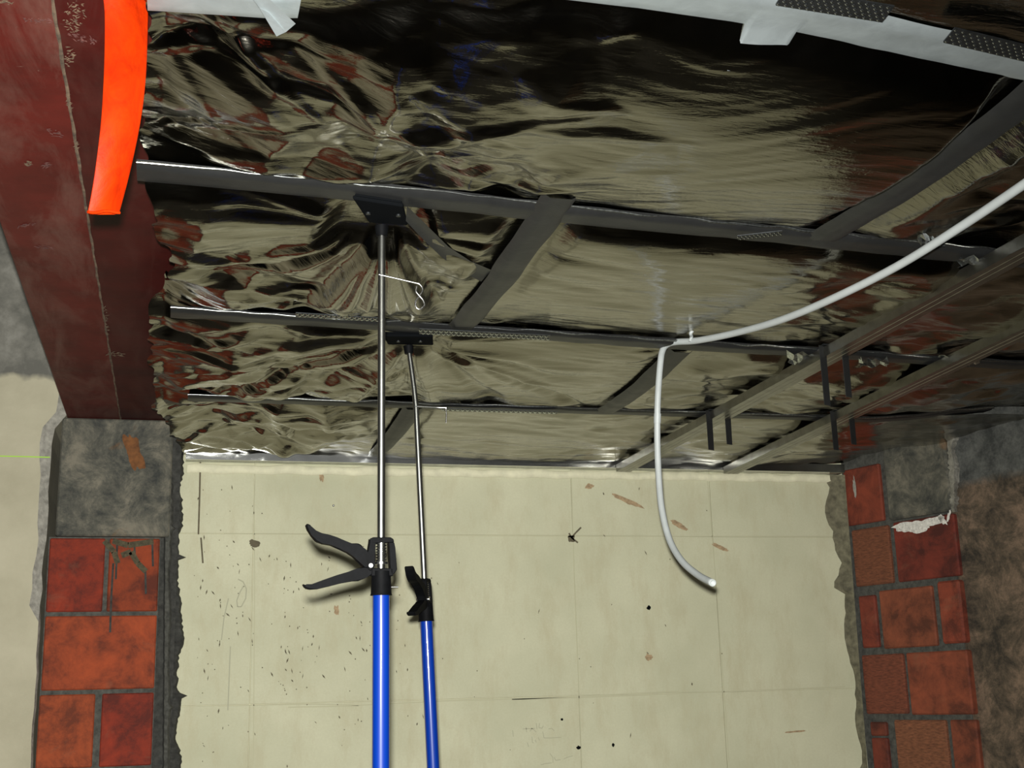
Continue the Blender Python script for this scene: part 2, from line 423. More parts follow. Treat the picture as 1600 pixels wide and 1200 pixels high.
# faint pencil note, as it stands on the wall
ribbon([[(801, 1141), (802, 1151)], [(822, 1136), (823, 1144)], [(817, 1139), (836, 1138)], [(828, 1143), (831, 1138), (835, 1141), (838, 1144)], [(838, 1130), (839, 1139)], [(843, 1130), (842, 1137), (847, 1138), (849, 1134)],
        [(857, 1139), (862, 1138), (866, 1142)], [(831, 1151), (832, 1160), (834, 1161)], [(824, 1160), (826, 1167)], [(836, 1156), (838, 1160)], [(841, 1152), (843, 1157)], [(848, 1143), (850, 1153), (862, 1153), (877, 1152)],
        [(845, 1195), (853, 1193), (862, 1192)], [(859, 1177), (864, 1184), (864, 1192)], [(866, 1183), (868, 1188), (876, 1187)], [(881, 1186), (887, 1183), (895, 1181)]], 'pencil_note', 'pencil', wb, 0.0013, 1.1, wall_pt)
rs = random.Random(5); V = []; F = []
for k in range(230):
    if k < 150: px, py = rs.gauss(480, 90), rs.gauss(985, 80)
    elif k < 190: px, py = rs.uniform(290, 360), rs.uniform(760, 1190)
    else: px, py = rs.uniform(300, 1290), rs.uniform(760, 1200)
    if not (300 < px < 1290 and 760 < py < 1210): continue
    a = rs.uniform(0.7, 2.0); l = rs.choice([1, 1, 1.3, 2.8, 4.5]); w = rs.uniform(0.6, 1.3); s = len(V)
    dx, dy = math.cos(a), math.sin(a)
    for (p, q) in ((l, 0), (0, w), (-l, 0), (0, -w)): V.append(wall_pt(px+dx*p-dy*q, py+dy*p+dx*q, 0.0016))
    F.append((s, s+1, s+2, s+3))
sp = mesh_obj('paint_specks', V, F, 'grime', wb); sp['kind'] = 'stuff'

# left wall: plaster face, brick pier with bearing block
XPL = -0.325
V = []; F = []
nz = 70
for k in range(nz+1):
    z = 3.02*k/nz
    x = XPL + 0.010*fbm(np.array([z*7.0]), np.array([1.3]), 3)[0] - (0.006 if z < EYE+0.30 else 0.0)
    if z > EYE+0.775: x = -0.292 + 0.006*fbm(np.array([z*9.0]), np.array([2.3]), 4)[0]
    b = 0.026 + 0.012*vnoise(np.array([z*11.0]), np.array([5.5]), 9)[0] if z > EYE+0.25 else 0.004
    V += [(-2.2, YP-0.014, z), (x-b, YP-0.014, z), (x, YP-0.001, z), (x, YP+0.30, z), (-2.2, YP+0.30, z)]
for k in range(nz):
    for q in range(5):
        q2 = (q+1) % 5; F.append((k*5+q, k*5+q2, k*5+5+q2, k*5+5+q))
F.append((0, 1, 2, 3, 4)); F.append(tuple(nz*5+q for q in (4, 3, 2, 1, 0)))
wl = mesh_obj('wall_left', V, F, 'plaster')
tag(wl, 'cream plastered wall at left with a stripped brick pier', 'wall', kind='structure')
wl.data.materials.append(M['lime'])
for p in wl.data.polygons:
    if abs(p.normal.x) > 0.2 and p.normal.y < -0.05 and p.center.x > -1: p.material_index = 1
bm_obj('mortar_bed', box_bm((XPL+0.004, YP+0.005, 0), (-0.034, YP+0.14, EYE+0.45)), 'mortar', wl)
bm_obj('bearing_block', box_bm((-0.305, YP-0.004, EYE+0.452), (-0.012, YP+0.16, EYE+0.774), 0.004), 'concrete', wl)
Br = [(0.42, 0.030, 0.008), (0.36, 0.045, 0.014), (0.46, 0.075, 0.028), (0.30, 0.018, 0.006)]
def brick(lo, hi, col, mat='brick', parent=None, bas=None):
    bm = box_bm(lo, hi, 0.003)
    if bas: bm.transform(bas)
    o = bm_obj('brick', bm, mat, parent); o.color = (col[0], col[1]*1.15+0.004, col[2]*0.7, 1); return o
x0, x1, xm = -0.318, -0.036, -0.172
rows = [0.448, 0.251, 0.050, -0.145, -0.343, -0.541, -0.739, -0.937, -1.135, -1.333, -1.499]
for r in range(len(rows)-1):
    zt, zb = EYE+rows[r]-(0.010 if r else 0.002), EYE+rows[r+1]+0.001
    if zb < 0: zb = 0.001
    if r % 2 == 0:
        ca, cb = ((0.30, 0.020, 0.005), (0.31, 0.035, 0.008)) if r == 0 else ((0.42, 0.06, 0.02), (0.30, 0.02, 0.006))
        brick((x0-0.004*r*0.3, YP, zb), (xm-0.005-(0.006 if r else 0), YP+0.13, zt), ca, parent=wl)
        brick((xm+0.006, YP, zb), (x1, YP+0.13, zt), cb, parent=wl)
    else:
        brick((x0, YP, zb), (x1, YP+0.13, zt), (0.40, 0.052, 0.017) if r == 1 else Br[r % 4], parent=wl)
# rough mortar squeezed down the pier's inner edge
def ragged(name, mat, parent, px_l, px_r, y0, y1, Y, t, seed, jl=2, jr=8, n=150):
    V = []; F = []; r = random.Random(seed)
    for k in range(n+1):
        y = y0+(y1-y0)*k/n
        a = px_l(y)+jl*(r.random()-0.5); b = px_r(y)+jr*(fbm(np.array([y*0.021]), np.array([seed*1.7]), seed, 4)[0]*0.7+0.5*(r.random()-0.5)+(1.6 if r.random() < 0.03 else 0))
        tt = t*(0.8+0.4*r.random())
        A = onY(a, y, Y); B = onY(b, y, Y)
        V += [A, Vector((A.x+0.004, A.y-tt, A.z)), Vector((B.x-0.006, B.y-tt*0.8, B.z)), B]
    for k in range(n):
        for q in range(3): F.append((k*4+q, k*4+q+1, k*4+4+q+1, k*4+4+q))
    return mesh_obj(name, V, F, mat, parent)
ragged('mortar_smear', 'mortardark', wl, lambda y: 256-0.010*(y-650), lambda y: 286-0.012*(y-650), 655, 1330, YB-0.002, 0.03, 4, 1, 7)
ragged('mortar_smear', 'mortar', wl, lambda y: 257-0.006*(y-650), lambda y: 271-0.012*(y-650), 655, 1330, YP+0.03, 0.02, 8, 1, 3)
bm_obj('mortar_bed', box_bm((-0.034, YP+0.03, 0), (0.012, YB+0.05, EYE+0.78)), 'mortardark', wl)
def pier_pt(px, py, off=0.002): return onY(px, py, YP-off)
ribbon([[(163, 845), (178, 862), (184, 880)], [(190, 868), (205, 862), (215, 880), (228, 893)], [(176, 845), (200, 852), (240, 846)]], 'cement_drip', 'drip', wl, 0.004, 9, pier_pt)
ribbon([[(177, 880), (174, 930), (172, 988)], [(227, 890), (228, 928)], [(183, 850), (181, 905)], [(238, 850), (239, 885)], [(210, 850), (211, 876)]], 'cement_drip', 'mortardark', wl, 0.003, 3.2, pier_pt)
blob('rust_stain', 210, 705, 11, 30, simple('rust', (0.13, 0.05, 0.013), 0.9, 0, 60, 0.4), wl, pier_pt, 0.006, 16, 0.35, -0.25, 3)
# laser-level light, painted as a green strip on the left plaster
ribbon([[(-30, 712), (20, 713), (78, 714.5)]], 'painted_laser_line', 'laser', wl, 0.0155, 1.6, pier_pt)

# right wall: splayed plane, brick exposed near the corner
P0 = Vector((2.08, YB, 0)); Ud = Vector((0.137, -0.40, 0)).normalized(); Nd = Vector((-Ud.y, Ud.x, 0)); Nd = -Nd if Nd.x > 0 else Nd   # Nd faces the room
BAS = Matrix(((Ud.x, Nd.x, 0, P0.x), (Ud.y, Nd.y, 0, P0.y), (0, 0, 1, 0), (0, 0, 0, 1)))
bm = box_bm((-0.15, -0.2, 0), (5.2, -0.016, 3.02)); bm.transform(BAS)
wr = bm_obj('wall_right', bm, 'render'); tag(wr, 'brown cement rendered wall at right with bricks exposed by the corner', 'wall', kind='structure')
bm = box_bm((-0.05, -0.1, 0), (0.405, -0.012, EYE+0.80)); bm.transform(BAS); bm_obj('mortar_bed', bm, 'mortar', wr)
def rbrick(u0, u1, z0, z1, col, mat='brick', d0=-0.08, d1=0.0, bev=0.004):
    bm = box_bm((u0, d0, EYE+z0), (u1, d1, EYE+z1), bev); bm.transform(BAS)
    o = bm_obj('brick', bm, mat, wr); o.color = (col[0]*0.82, col[1]*1.1+0.010, col[2]*0.9+0.008, 1); return o
g = 0.008
R = [0.70, 0.500, 0.306, 0.110, -0.083, -0.28, -0.475, -0.67, -0.865, -1.06, -1.255, -1.45]
rbrick(0.018, 0.165, R[1]+g, 0.688, (0.33, 0.035, 0.012))
bm = box_bm((0.19, -0.08, EYE+R[1]+0.004), (0.425, 0.006, EYE+0.775), 0.006); bm.transform(BAS); bm_obj('concrete_block', bm, M['concrete'], wr)
rbrick(0.030, 0.178, R[2]+g, R[1]-g, (0.34, 0.075, 0.035), 'combed')
rbrick(0.198, 0.424, R[2]+g, R[1]-0.004, (0.26, 0.018, 0.006))
rbrick(0.035, 0.100, R[3]+g+.006, R[2]-0.022, (0.30, 0.03, 0.012))
rbrick(0.118, 0.318, R[3]+g, R[2]-0.012, (0.36, 0.06, 0.025))
rbrick(0.345, 0.424, R[3]+0.012, R[2]-0.004, (0.40, 0.045, 0.018), d1=0.010, bev=0.006)
rbrick(0.026, 0.186, R[4]+g, R[3]-g, (0.34, 0.06, 0.03), 'combed')
rbrick(0.206, 0.424, R[4]+0.005, R[3]-g, (0.38, 0.055, 0.022), d1=0.008, bev=0.004)
rbrick(0.036, 0.098, -0.14, R[4]-0.016, (0.28, 0.035, 0.014))
rbrick(0.036, 0.098, R[5]+g, -0.146, (0.28, 0.03, 0.012))
rbrick(0.130, 0.318, R[5]+g, R[4]-0.010, (0.40, 0.10, 0.05), 'combed')
rbrick(0.334, 0.424, R[5]+g, R[4]-0.010, (0.34, 0.05, 0.02))
for r in range(5, len(R)-1):
    cuts = [(0.02, 0.19), (0.205, 0.424)] if r % 2 else [(0.02, 0.10), (0.118, 0.318), (0.334, 0.424)]
    for (a, b) in cuts: rbrick(a, b, max(R[r+1]+g, -1.499), R[r]-g, random.choice([(0.17, 0.06, 0.03), (0.20, 0.055, 0.03), (0.15, 0.06, 0.035)]))
def right_pt(px, py, off=0.002):
    d = ray(px, py); nrm = Vector((Nd.x, Nd.y)); p0 = Vector((P0.x, P0.y)) + nrm*off
    t = p0.dot(nrm)/(d[0]*nrm.x+d[1]*nrm.y); return Vector((d[0]*t, d[1]*t, d[2]*t+EYE))
blob('lime_stain', 1436, 821, 34, 10, 'limewhite', wr, right_pt, 0.0025, 26, 0.45, -0.16, 21)
blob('lime_stain', 1473, 812, 4, 9, 'limewhite', wr, right_pt, 0.0025, 14, 0.4, -0.5, 22)
blob('lime_stain', 1483, 805, 2, 10, 'limewhite', wr, right_pt, 0.0025, 12, 0.4, 0.15, 23)
blob('lime_stain', 1335, 760, 2, 17, 'lime', wr, right_pt, 0.0025, 12, 0.4, -0.1, 24)
# grey mortar smeared over the joint of block and render
ragged_l = []
V = []; F = []; r_ = random.Random(3)
for k in range(41):
    y = 668+(800-668)*k/40
    a = 1478+0.06*(y-668)+5*(r_.random()-0.5); b = 1496+5*vnoise(np.array([y*0.06]), np.array([2.2]), 5)[0]+3*(r_.random()-0.5)
    V += [right_pt(a, y, 0.006), right_pt((a+b)/2, y, 0.016), right_pt(b, y, -0.012)]
for k in range(40): F += [(k*3, k*3+1, k*3+4, k*3+3), (k*3+1, k*3+2, k*3+5, k*3+4)]
mesh_obj('mortar_smear', V, F, 'lime', wr)
# brown mortar fillet where the gypsum meets the brick
V = []; F = []; r_ = random.Random(11)
for k in range(61):
    y = 742+(1330-742)*k/60
    w = 21 if y < 830 else (17 if y < 925 else 5); amp_ = 11 if y < 925 else 5
    b = 1312+0.078*(y-742); a = b-w-amp_*fbm(np.array([y*0.017]), np.array([8.1]), 12, 4)[0]+3*(r_.random()-0.5)
    A = onY(a, y, YB-0.001); B = onY((a+b)/2, y, YB-0.008); D = onY(b+8, y, YB-0.03)
    V += [A, B, D]
for k in range(60): F += [(k*3, k*3+1, k*3+4, k*3+3), (k*3+1, k*3+2, k*3+5, k*3+4)]
mesh_obj('mortar_fillet', V, F, simple('grey_brown_mortar', (0.125, 0.115, 0.072), 0.95, 0, 50, 0.45, 0.8), wr)

# ================================================================== STEEL BEAMS
ZB = EYE+0.776
def ibeam(xc, mat, label):
    w, h, tf, tw = 0.139, 0.140, 0.009, 0.006
    P = [(-w/2, 0), (w/2, 0), (w/2, tf), (tw/2, tf+0.006), (tw/2, h-tf-0.006), (w/2, h-tf), (w/2, h), (-w/2, h), (-w/2, h-tf), (-tw/2, h-tf-0.006), (-tw/2, tf+0.006), (-w/2, tf)]
    y0, y1 = -2.3, YP+0.12
    bm = prism_bm(P, (xc, (y0+y1)/2, ZB), Vector((1, 0, 0)), Vector((0, 0, 1)), Vector((0, 1, 0)), y1-y0, 0.0015)
    return tag(bm_obj('steel_beam', bm, mat), label, 'beam', 'red steel beams over the brick pier')
ibm = ibeam(-0.2235, 'steelA', 'dusty red primed steel beam, outer one beside the plastered wall')
ibn = ibeam(-0.0835, 'steelB', 'dark red primed steel beam, inner one beside the foil ceiling')
r_ = random.Random(2)
V, F = tube_geo([(-0.1535+0.0006*math.sin(k*1.3), -0.2+3.9*k/160, ZB+0.0008) for k in range(161)], [0.0016+0.0014*r_.random() for k in range(161)], 6)
mesh_obj('weld_seam', V, F, simple('dusty_seam', (0.11, 0.075, 0.045), 0.9, 0, 60, 0.6), ibm)
def beam_pt(px, py, off=0.0008): return onZ(px, py, 0.776-off)
M['scuff'] = simple('dusty_scuff', (0.12, 0.08, 0.047), 0.9, 0, 150, 0.6)
M['scuffred'] = simple('pink_scuff', (0.10, 0.035, 0.028), 0.9, 0, 120, 0.5)
for k, (cx, cy, rx, ry, an, mt, par) in enumerate([(116, 25, 17, 26, 0.1, 'scuff', ibn), (108, 88, 8, 18, 0.0, 'scuff', ibn), (128, 60, 28, 6, 0.25, 'scuffred', ibn), (60, 32, 26, 4, 0.05, 'scuffred', ibm), (85, 208, 14, 5, 0.3, 'scuffred', ibm), (45, 256, 7, 4, 0.2, 'scuff', ibm), (72, 258, 7, 4, -0.2, 'scuffred', ibm),
      (40, 352, 16, 2, -0.15, 'scuffred', ibm), (66, 386, 18, 2.2, 0.12, 'scuffred', ibm), (180, 553, 14, 4, 0.1, 'scuff', ibn), (108, 160, 2.5, 14, -0.2, 'scuff', ibm), (120, 230, 2.5, 10, -0.2, 'scuff', ibm), (10, 4, 10, 3, 0.1, 'scuff', ibm), (166, 500, 2.5, 22, -0.12, 'scuff', ibm)]):
    V = []; F = []; r_ = random.Random(80+k)
    for q in range(int(18+rx*ry*0.12)):
        rr_, aa = math.sqrt(r_.random()), r_.uniform(0, 2*math.pi); x, y = rx*rr_*math.cos(aa), ry*rr_*math.sin(aa)
        px, py = cx+x*math.cos(an)-y*math.sin(an), cy+x*math.sin(an)+y*math.cos(an); l, w = r_.uniform(1.0, 5.0), r_.uniform(0.4, 1.1); b0 = r_.gauss(an, 0.35); n0 = len(V)
        for (u, v) in ((l, 0), (l*0.2, w), (-l, w*0.3), (-l*0.4, -w)): V.append(beam_pt(px+u*math.cos(b0)-v*math.sin(b0), py+u*math.sin(b0)+v*math.cos(b0), 0.0008+0.0004*r_.random()))
        F.append((n0, n0+1, n0+2, n0+3))
    mesh_obj('paint_scuff', V, F, mt, par)['kind'] = 'stuff'
# hanging orange tape
root = empty('warning_tape', (-0.10, 1.27, ZB-0.14), 'bright orange plastic tape hanging from the red beam', 'tape')
V = []; F = []
prof = [(150, 222, -30), (163, 232, 0), (163.5, 231, 40), (163, 230, 90), (161, 227, 140), (158, 220, 190), (152, 210, 240), (145, 198, 290), (139, 189, 322), (136, 186, 336)]
W = 8
for k, (a, b, y) in enumerate(prof):
    D = 1.27+0.012*math.sin(k*0.9)
    for q in range(W+1):
        t = q/W; c = 0.006*math.sin(math.pi*t)*(1 if k % 3 else 0.6)
        yy = y + (6*t-3 if k < 2 else 0) - (1.5 if (k == len(prof)-1 and q in (0, W)) else 0)
        V.append(onY(a+(b-a)*t, yy, D - c + 0.02*t))
# run the head of the tape up onto the underside of the beam
top = [V[q].copy() for q in range(W+1)]
head = [Vector((p.x, p.y-0.01, ZB-0.002)) for p in top]; head2 = [Vector((p.x, p.y-0.06, ZB-0.002)) for p in top]
V = head2 + head + V; n = len(prof)+2
for k in range(n-1):
    for q in range(W): F.append((k*(W+1)+q, k*(W+1)+q+1, (k+1)*(W+1)+q+1, (k+1)*(W+1)+q))
o = mesh_obj('strip', V, F, 'orange', root, True)
md = o.modifiers.new('thickness', 'SOLIDIFY'); md.thickness = 0.0008
sm = o.modifiers.new('smooth', 'SUBSURF'); sm.levels = 1; sm.render_levels = 2
e0 = [onY(137+(187-137)*q/8, 331+1.5*math.sin(q), 1.266+0.02*q/8) for q in range(9)]
tube('folded_hem', e0, 0.0016, 'orange', root, 8)

# ================================================================== FOIL CEILING
ZL = 0.700                                 # underside of the battens, above the lens
def T0(x): return np.interp(x, [-.1, .08, .16, .24, .32, .45, .6, .75, .9, 1.05, 1.4, 1.9], [1.215, 1.20, 1.175, 1.13, 1.103, 1.10, 1.107, 1.13, 1.152, 1.17, 1.205, 1.25])
def T1(x): return 1.668+0.07*x
def T2(x): return 2.305+0.055*x
def T3(x): return 2.985+0.0*x
def TW(x): return 3.665+0.0*x
def TF(x): return 0.55+0.0*x
LINES = [TF, T0, T1, T2, T3, TW]
PL1 = (0.275, 1.768); PL2 = (0.437, 2.42)
# facetted crumple field (triangulated)
def facet_field(X, Y, seed, sx, sy, x0, x1, y0, y1):
    r = random.Random(seed); pts = []
    nx, ny = int((x1-x0)/sx)+2, int((y1-y0)/sy)+2
    for i in range(nx):
        for j in range(ny): pts.append(Vector((x0+(i-0.5+(j % 2)*0.5)*sx+r.uniform(-.42, .42)*sx, y0+(j-0.5)*sy+r.uniform(-.42, .42)*sy)))
    vo, _, fo, *_ = delaunay_2d_cdt(pts, [], [], 0, 1e-6)
    hs = [r.uniform(-1, 1) for _ in vo]
    out = np.zeros_like(X)
    for f in fo:
        a, b, c = (vo[i] for i in f); ha, hb, hc = (hs[i] for i in f)
        lox, hix = min(a.x, b.x, c.x), max(a.x, b.x, c.x); loy, hiy = min(a.y, b.y, c.y), max(a.y, b.y, c.y)
        idx = np.nonzero((X >= lox) & (X <= hix) & (Y >= loy) & (Y <= hiy))[0]
        if not len(idx): continue
        d = (b.y-c.y)*(a.x-c.x)+(c.x-b.x)*(a.y-c.y)
        if abs(d) < 1e-12: continue
        px, py = X[idx], Y[idx]
        l1 = ((b.y-c.y)*(px-c.x)+(c.x-b.x)*(py-c.y))/d; l2 = ((c.y-a.y)*(px-c.x)+(a.x-c.x)*(py-c.y))/d; l3 = 1-l1-l2
        ok = (l1 >= -1e-6) & (l2 >= -1e-6) & (l3 >= -1e-6)
        out[idx[ok]] = (l1*ha+l2*hb+l3*hc)[ok]
    return out
def pleats(X, Y, c, n, seed, amp, reach, r0=0.055):
    dx, dy = X-c[0], Y-c[1]; r = np.hypot(dx, dy)+1e-6; th = np.arctan2(dy, dx); cx, sy_ = dx/r, dy/r
    ph = th*n/(2*math.pi) + 0.55*vnoise(cx*1.7+5, sy_*1.7+3, seed) + 0.12*vnoise(cx*2+r*5, sy_*2-r*3, seed+4)
    tri = np.arcsin(0.97*np.sin(2*math.pi*ph))/1.33
    p2 = ph*2+0.3*vnoise(cx*3+1, sy_*3, seed+6); tri2 = np.arcsin(0.97*np.sin(2*math.pi*p2))/1.33
    env = np.clip((r-r0)/0.12, 0, 1)*np.exp(-(r/reach)**2)
    return amp*env*(tri+0.4*tri2)*(0.65+0.35*vnoise(cx*2.2, sy_*2.2+9, seed+5))
def fan(X, Y, c, period, half, amp, seed):
    d = np.clip(Y-c[1], 1e-3, 9); s_ = (X-c[0])/d
    ph = s_/period + 0.45*vnoise(s_*4.0, d*0+1.5, seed) + 0.15*vnoise(s_*9.0, d*6, seed+1)
    w = np.arcsin(0.97*np.sin(2*math.pi*ph))/1.33 + 0.4*np.sin(2*math.pi*ph*2.3+1.0)
    return amp*np.minimum(d, 0.22)*w*(1-sstep(half*0.6, half, np.abs(s_)))*sstep(0.02, 0.09, d)
def creases(X, Y, seed, n, xr, yr, h, w, ln, ang=0.0, spread=0.5):
    r = random.Random(seed); z = np.zeros_like(X)
    for k in range(n):
        cx, cy = r.uniform(*xr), r.uniform(*yr); a = ang+r.gauss(0, spread); L = r.uniform(*ln); ww = r.uniform(*w); hh = r.uniform(*h)*r.choice((-1, 1, -1))
        kv = r.uniform(-1, 1); side = r.uniform(0.3, 1.0); R_ = L+ww
        ix = np.nonzero((np.abs(X-cx) < R_) & (np.abs(Y-cy) < R_))[0]
        if not len(ix): continue
        dx, dy = X[ix]-cx, Y[ix]-cy
        u = dx*math.cos(a)+dy*math.sin(a); v = -dx*math.sin(a)+dy*math.cos(a) + 0.25*u*u*kv/max(L, 0.05)
        f = np.clip(1-np.abs(u)/L, 0, 1); wl = ww*f+1e-5
        z[ix] += hh*f*np.where(v > 0, np.clip(1-v/wl, 0, 1), np.clip(1+v/(wl*side), 0, 1))
    return z
def foil_height(X, Y, bay):
    a, b = LINES[bay](X), LINES[bay+1](X); t = np.clip((Y-a)/(b-a), 0, 1)
    A = {0: 0.012, 1: 0.046, 2: 0.026, 3: 0.014, 4: 0.010}[bay]
    p = {0: 1.0, 1: 0.66, 2: 0.42, 3: 0.7, 4: 0.8}[bay]
    left = sstep(0.60, 0.25, X + 0.12*vnoise(X*5, Y*5, 31))
    sag = -A*np.sin(math.pi*t**p)*(1+0.25*vnoise(X*2.2, Y*1.5, 40+bay))
    if bay == 1: sag = sag*(1-0.45*sstep(0.30, 0.08, X))*(1-0.6*sstep(0.98, 1.12, X))
    # long lateral creases and fine crinkle
    xr, yr = X*math.cos(0.22)+Y*math.sin(0.22), -X*math.sin(0.22)+Y*math.cos(0.22)
    if bay == 1:                            # fan of wrinkles pulled towards the right-hand corner
        k = sstep(0.55, 0.95, X); yr = yr*(1-k)+(Y-0.55*(X-0.9))*k
    z = 0.0011*fbm(xr*5+3, yr*30, 50+bay, 2) + 0.0005*ridge(xr*11, yr*75, 60+bay)
    z = z + 0.0028*ridge(xr*2.2+1, yr*9.0, 70+bay)*sstep(0.05, 0.6, vnoise(X*3, Y*3, 77)+0.15)
    z = z + 0.003*fbm(X*4, Y*6, 80+bay, 2)
    # crumpled facets towards the beam
    f0, f1, f2 = FACET[bay]
    z = z + left*(0.028*f0+0.013*f1+0.0022*f2) + (1-left)*{0: 0.004, 1: 0.0003, 2: 0.0010, 3: 0.0026, 4: 0.0018}[bay]*f1
    if bay >= 2: z = z + sstep(0.85, 1.25, X)*(0.011*f0+0.006*f1+0.001*f2)*(0.5 if bay == 4 else 1.0)
    if bay == 1: z = z + sstep(1.02, 1.12, X)*(0.018*f0+0.010*f1+0.001*f2)
    z = z + CREASE[bay]
    # folds pulled up to the props take over close to the plates
    if bay == 2:
        r = np.hypot(X-PL1[0], Y-PL1[1]); q = np.exp(-(r/0.28)**4)
        z = z*(1-0.85*q) + pleats(X, Y, PL1, 12, 3, 0.012, 0.36)
        d_ = np.clip(Y-1.74, 1e-3, 9); s_ = (X-0.285)/d_-0.11; wg = (1-sstep(0.20, 0.29, np.abs(s_)))*sstep(0.02, 0.08, d_)*(1-sstep(0.36, 0.52, d_))
        z = z*(1-wg) + wg*(-0.022*sstep(0.03, 0.16, d_)-0.012*np.clip(d_/0.42, 0, 1) + fan(X, Y, (0.285+0.11*d_, 1.74), 0.120, 2.0, 0.027, 21))
        z = z + pleats(X, Y, PL2, 11, 9, 0.006, 0.22)
    if bay == 3:
        r = np.hypot(X-PL2[0], Y-PL2[1]); q = np.exp(-(r/0.28)**4)
        z = z*(1-0.8*q) + pleats(X, Y, PL2, 13, 6, 0.018, 0.40) + fan(X, Y, (0.437, 2.36), 0.42, 1.3, 0.030, 22)
    z = z + sag
    if bay in (2, 3):                       # flat where the head plates press
        c = PL1 if bay == 2 else PL2
        bd = np.maximum(np.abs(X-c[0])-0.045, np.abs(Y-c[1]+0.015)-0.05); z = z*sstep(0.0, 0.05, bd)
    # held flat under the tape strips that run away from the viewer
    vx = {1: 0.984, 2: 0.518, 3: 1.025, 4: 0.555}.get(bay)
    if vx is not None:
        w = 1-sstep(0.032, 0.075, np.abs(X-vx)); z = z*(1-w) + w*(-0.010*np.sin(math.pi*t))
    # puckers along battens, held tight at the edges
    d = np.minimum(t, 1-t)*(b-a)
    z = z*sstep(0.0, 0.06, d) + 0.003*np.exp(-(d/0.035)**2)*fbm(X*22, Y*7, 90+bay, 2)*sstep(0, 0.012, d)
    if bay == 4:
        z = z - 0.010*sstep(3.45, 3.66, Y)*(1+0.8*vnoise(X*4, Y*2, 95))
    # lifts up a little beside the steel beam
    z = z + 0.012*np.exp(-np.clip(X+0.03, 0, 1)/0.03)*(1+1.2*vnoise(Y*9, X*4, 97))
    # rises to the rendered wall
    z = z + 0.045*sstep(1.75, 2.25, X)*(1 if bay < 4 else 0.5)
    return ZL + 0.004 + z
CREASE = {}
def xleft(Y):
    k = np.interp(Y, [0.5, 1.2, 1.4, 1.64, 1.75, 1.9, 2.0, 2.15, 2.3, 2.36, 2.5, 3.1, 3.2, 3.4, 3.7], [-.04, -.045, -.05, -.06, -.052, -.035, -.022, -.024, -.03, -.055, -.058, -.055, -.035, -.01, 0.02])
    return k + 0.010*fbm(Y*22, Y*0+4.4, 33, 2)
def xright(Y): return 2.08 + (YB-Y)*0.3425 - 0.012
FACET = {}
def foil_sheet(bay, xa, xb, label, step):
    if xa is None: x_lo = -0.05
    else: x_lo = xa
    x_hi = xb if xb is not None else 2.45
    nu = max(8, int((x_hi-x_lo)/step)); ya, yb = LINES[bay], LINES[bay+1]
    nv = max(8, int(abs(yb(0.5)-ya(0.5))/step*1.15))
    u, v = np.meshgrid(np.linspace(0, 1, nu+1), np.linspace(0, 1, nv+1)); u = u.ravel(); v = v.ravel()
    ym = ya(np.full_like(u, 0.5))*(1-v)+yb(np.full_like(u, 0.5))*v
    xl = xleft(ym) if xa is None else np.full_like(u, xa)
    xr = xright(ym) if xb is None else np.full_like(u, xb)
    X = xl+(xr-xl)*u; Y = ya(X)*(1-v)+yb(X)*v
    bb = (X.min()-0.02, X.max()+0.02, Y.min()-0.02, Y.max()+0.02)
    FACET[bay] = (facet_field(X, Y, 100+bay, 0.19, 0.105, bb[0]-0.2, bb[1]+0.2, bb[2]-0.1, bb[3]+0.1), facet_field(X, Y, 200+bay, 0.085, 0.050, bb[0]-0.1, bb[1]+0.1, bb[2]-0.06, bb[3]+0.06), facet_field(X, Y, 300+bay, 0.034, 0.022, bb[0], min(bb[1], 1.7), bb[2], bb[3]))
    y0c, y1c = ya(0.5), yb(0.5)
    CREASE[bay] = creases(X, Y, 400+bay, {0: 10, 1: 16, 2: 26, 3: 60, 4: 60}[bay], (0.0, 2.2), (y0c, y1c), (0.0015, 0.005), (0.012, 0.035), (0.05, 0.16), -0.15, 0.35)
    CREASE[bay] = CREASE[bay] + creases(X, Y, 500+bay, 26, (-0.03, 0.5), (y0c, y1c), (0.004, 0.014), (0.02, 0.06), (0.08, 0.22), -0.1, 0.6)
    Z = (foil_height(X, Y, bay)+EYE).reshape(nv+1, nu+1)
    for _ in range(2):                      # the film cannot fold sharper than its own stiffness
        Z[1:-1] = 0.25*Z[:-2]+0.5*Z[1:-1]+0.25*Z[2:]; Z[:, 1:-1] = 0.25*Z[:, :-2]+0.5*Z[:, 1:-1]+0.25*Z[:, 2:]
    Z = Z.ravel()
    co = np.stack([X, Y, Z], 1).astype(np.float32)
    I, J = np.meshgrid(np.arange(nu), np.arange(nv)); a = (J*(nu+1)+I).ravel()
    fc = np.stack([a, a+nu+1, a+nu+2, a+1], 1).astype(np.int32)
    me = bpy.data.meshes.new('foil_sheet'); me.vertices.add(len(co)); me.vertices.foreach_set('co', co.ravel())
    me.loops.add(fc.size); me.loops.foreach_set('vertex_index', fc.ravel())
    me.polygons.add(len(fc)); me.polygons.foreach_set('loop_start', np.arange(0, fc.size, 4, dtype=np.int32))
    me.update(calc_edges=True); me.polygons.foreach_set('use_smooth', np.ones(len(fc), dtype=bool))
    me.materials.append(M['foil'])
    o = bpy.data.objects.new('foil_sheet', me); C.objects.link(o)
    return tag(o, label, 'foil', 'reflective foil sheets of the ceiling')
foil_sheet(0, None, None, 'dark foil strip nearest the viewer, in front of the silver tape', 0.012)
foil_sheet(1, None, 0.98, 'large smooth foil sheet between the silver tape and the first grey tape', 0.0032)
foil_sheet(1, 0.98, None, 'crumpled foil in the corner above the white conduit, beyond the diagonal tape', 0.005)
foil_sheet(2, None, 0.52, 'heavily creased foil bunched around the top of the nearer prop', 0.0028)
foil_sheet(2, 0.52, None, 'taut foil right of the short slanting tape, behind the long grey tape', 0.0045)
foil_sheet(3, None, 1.03, 'foil with folds fanning out from the farther prop', 0.0036)
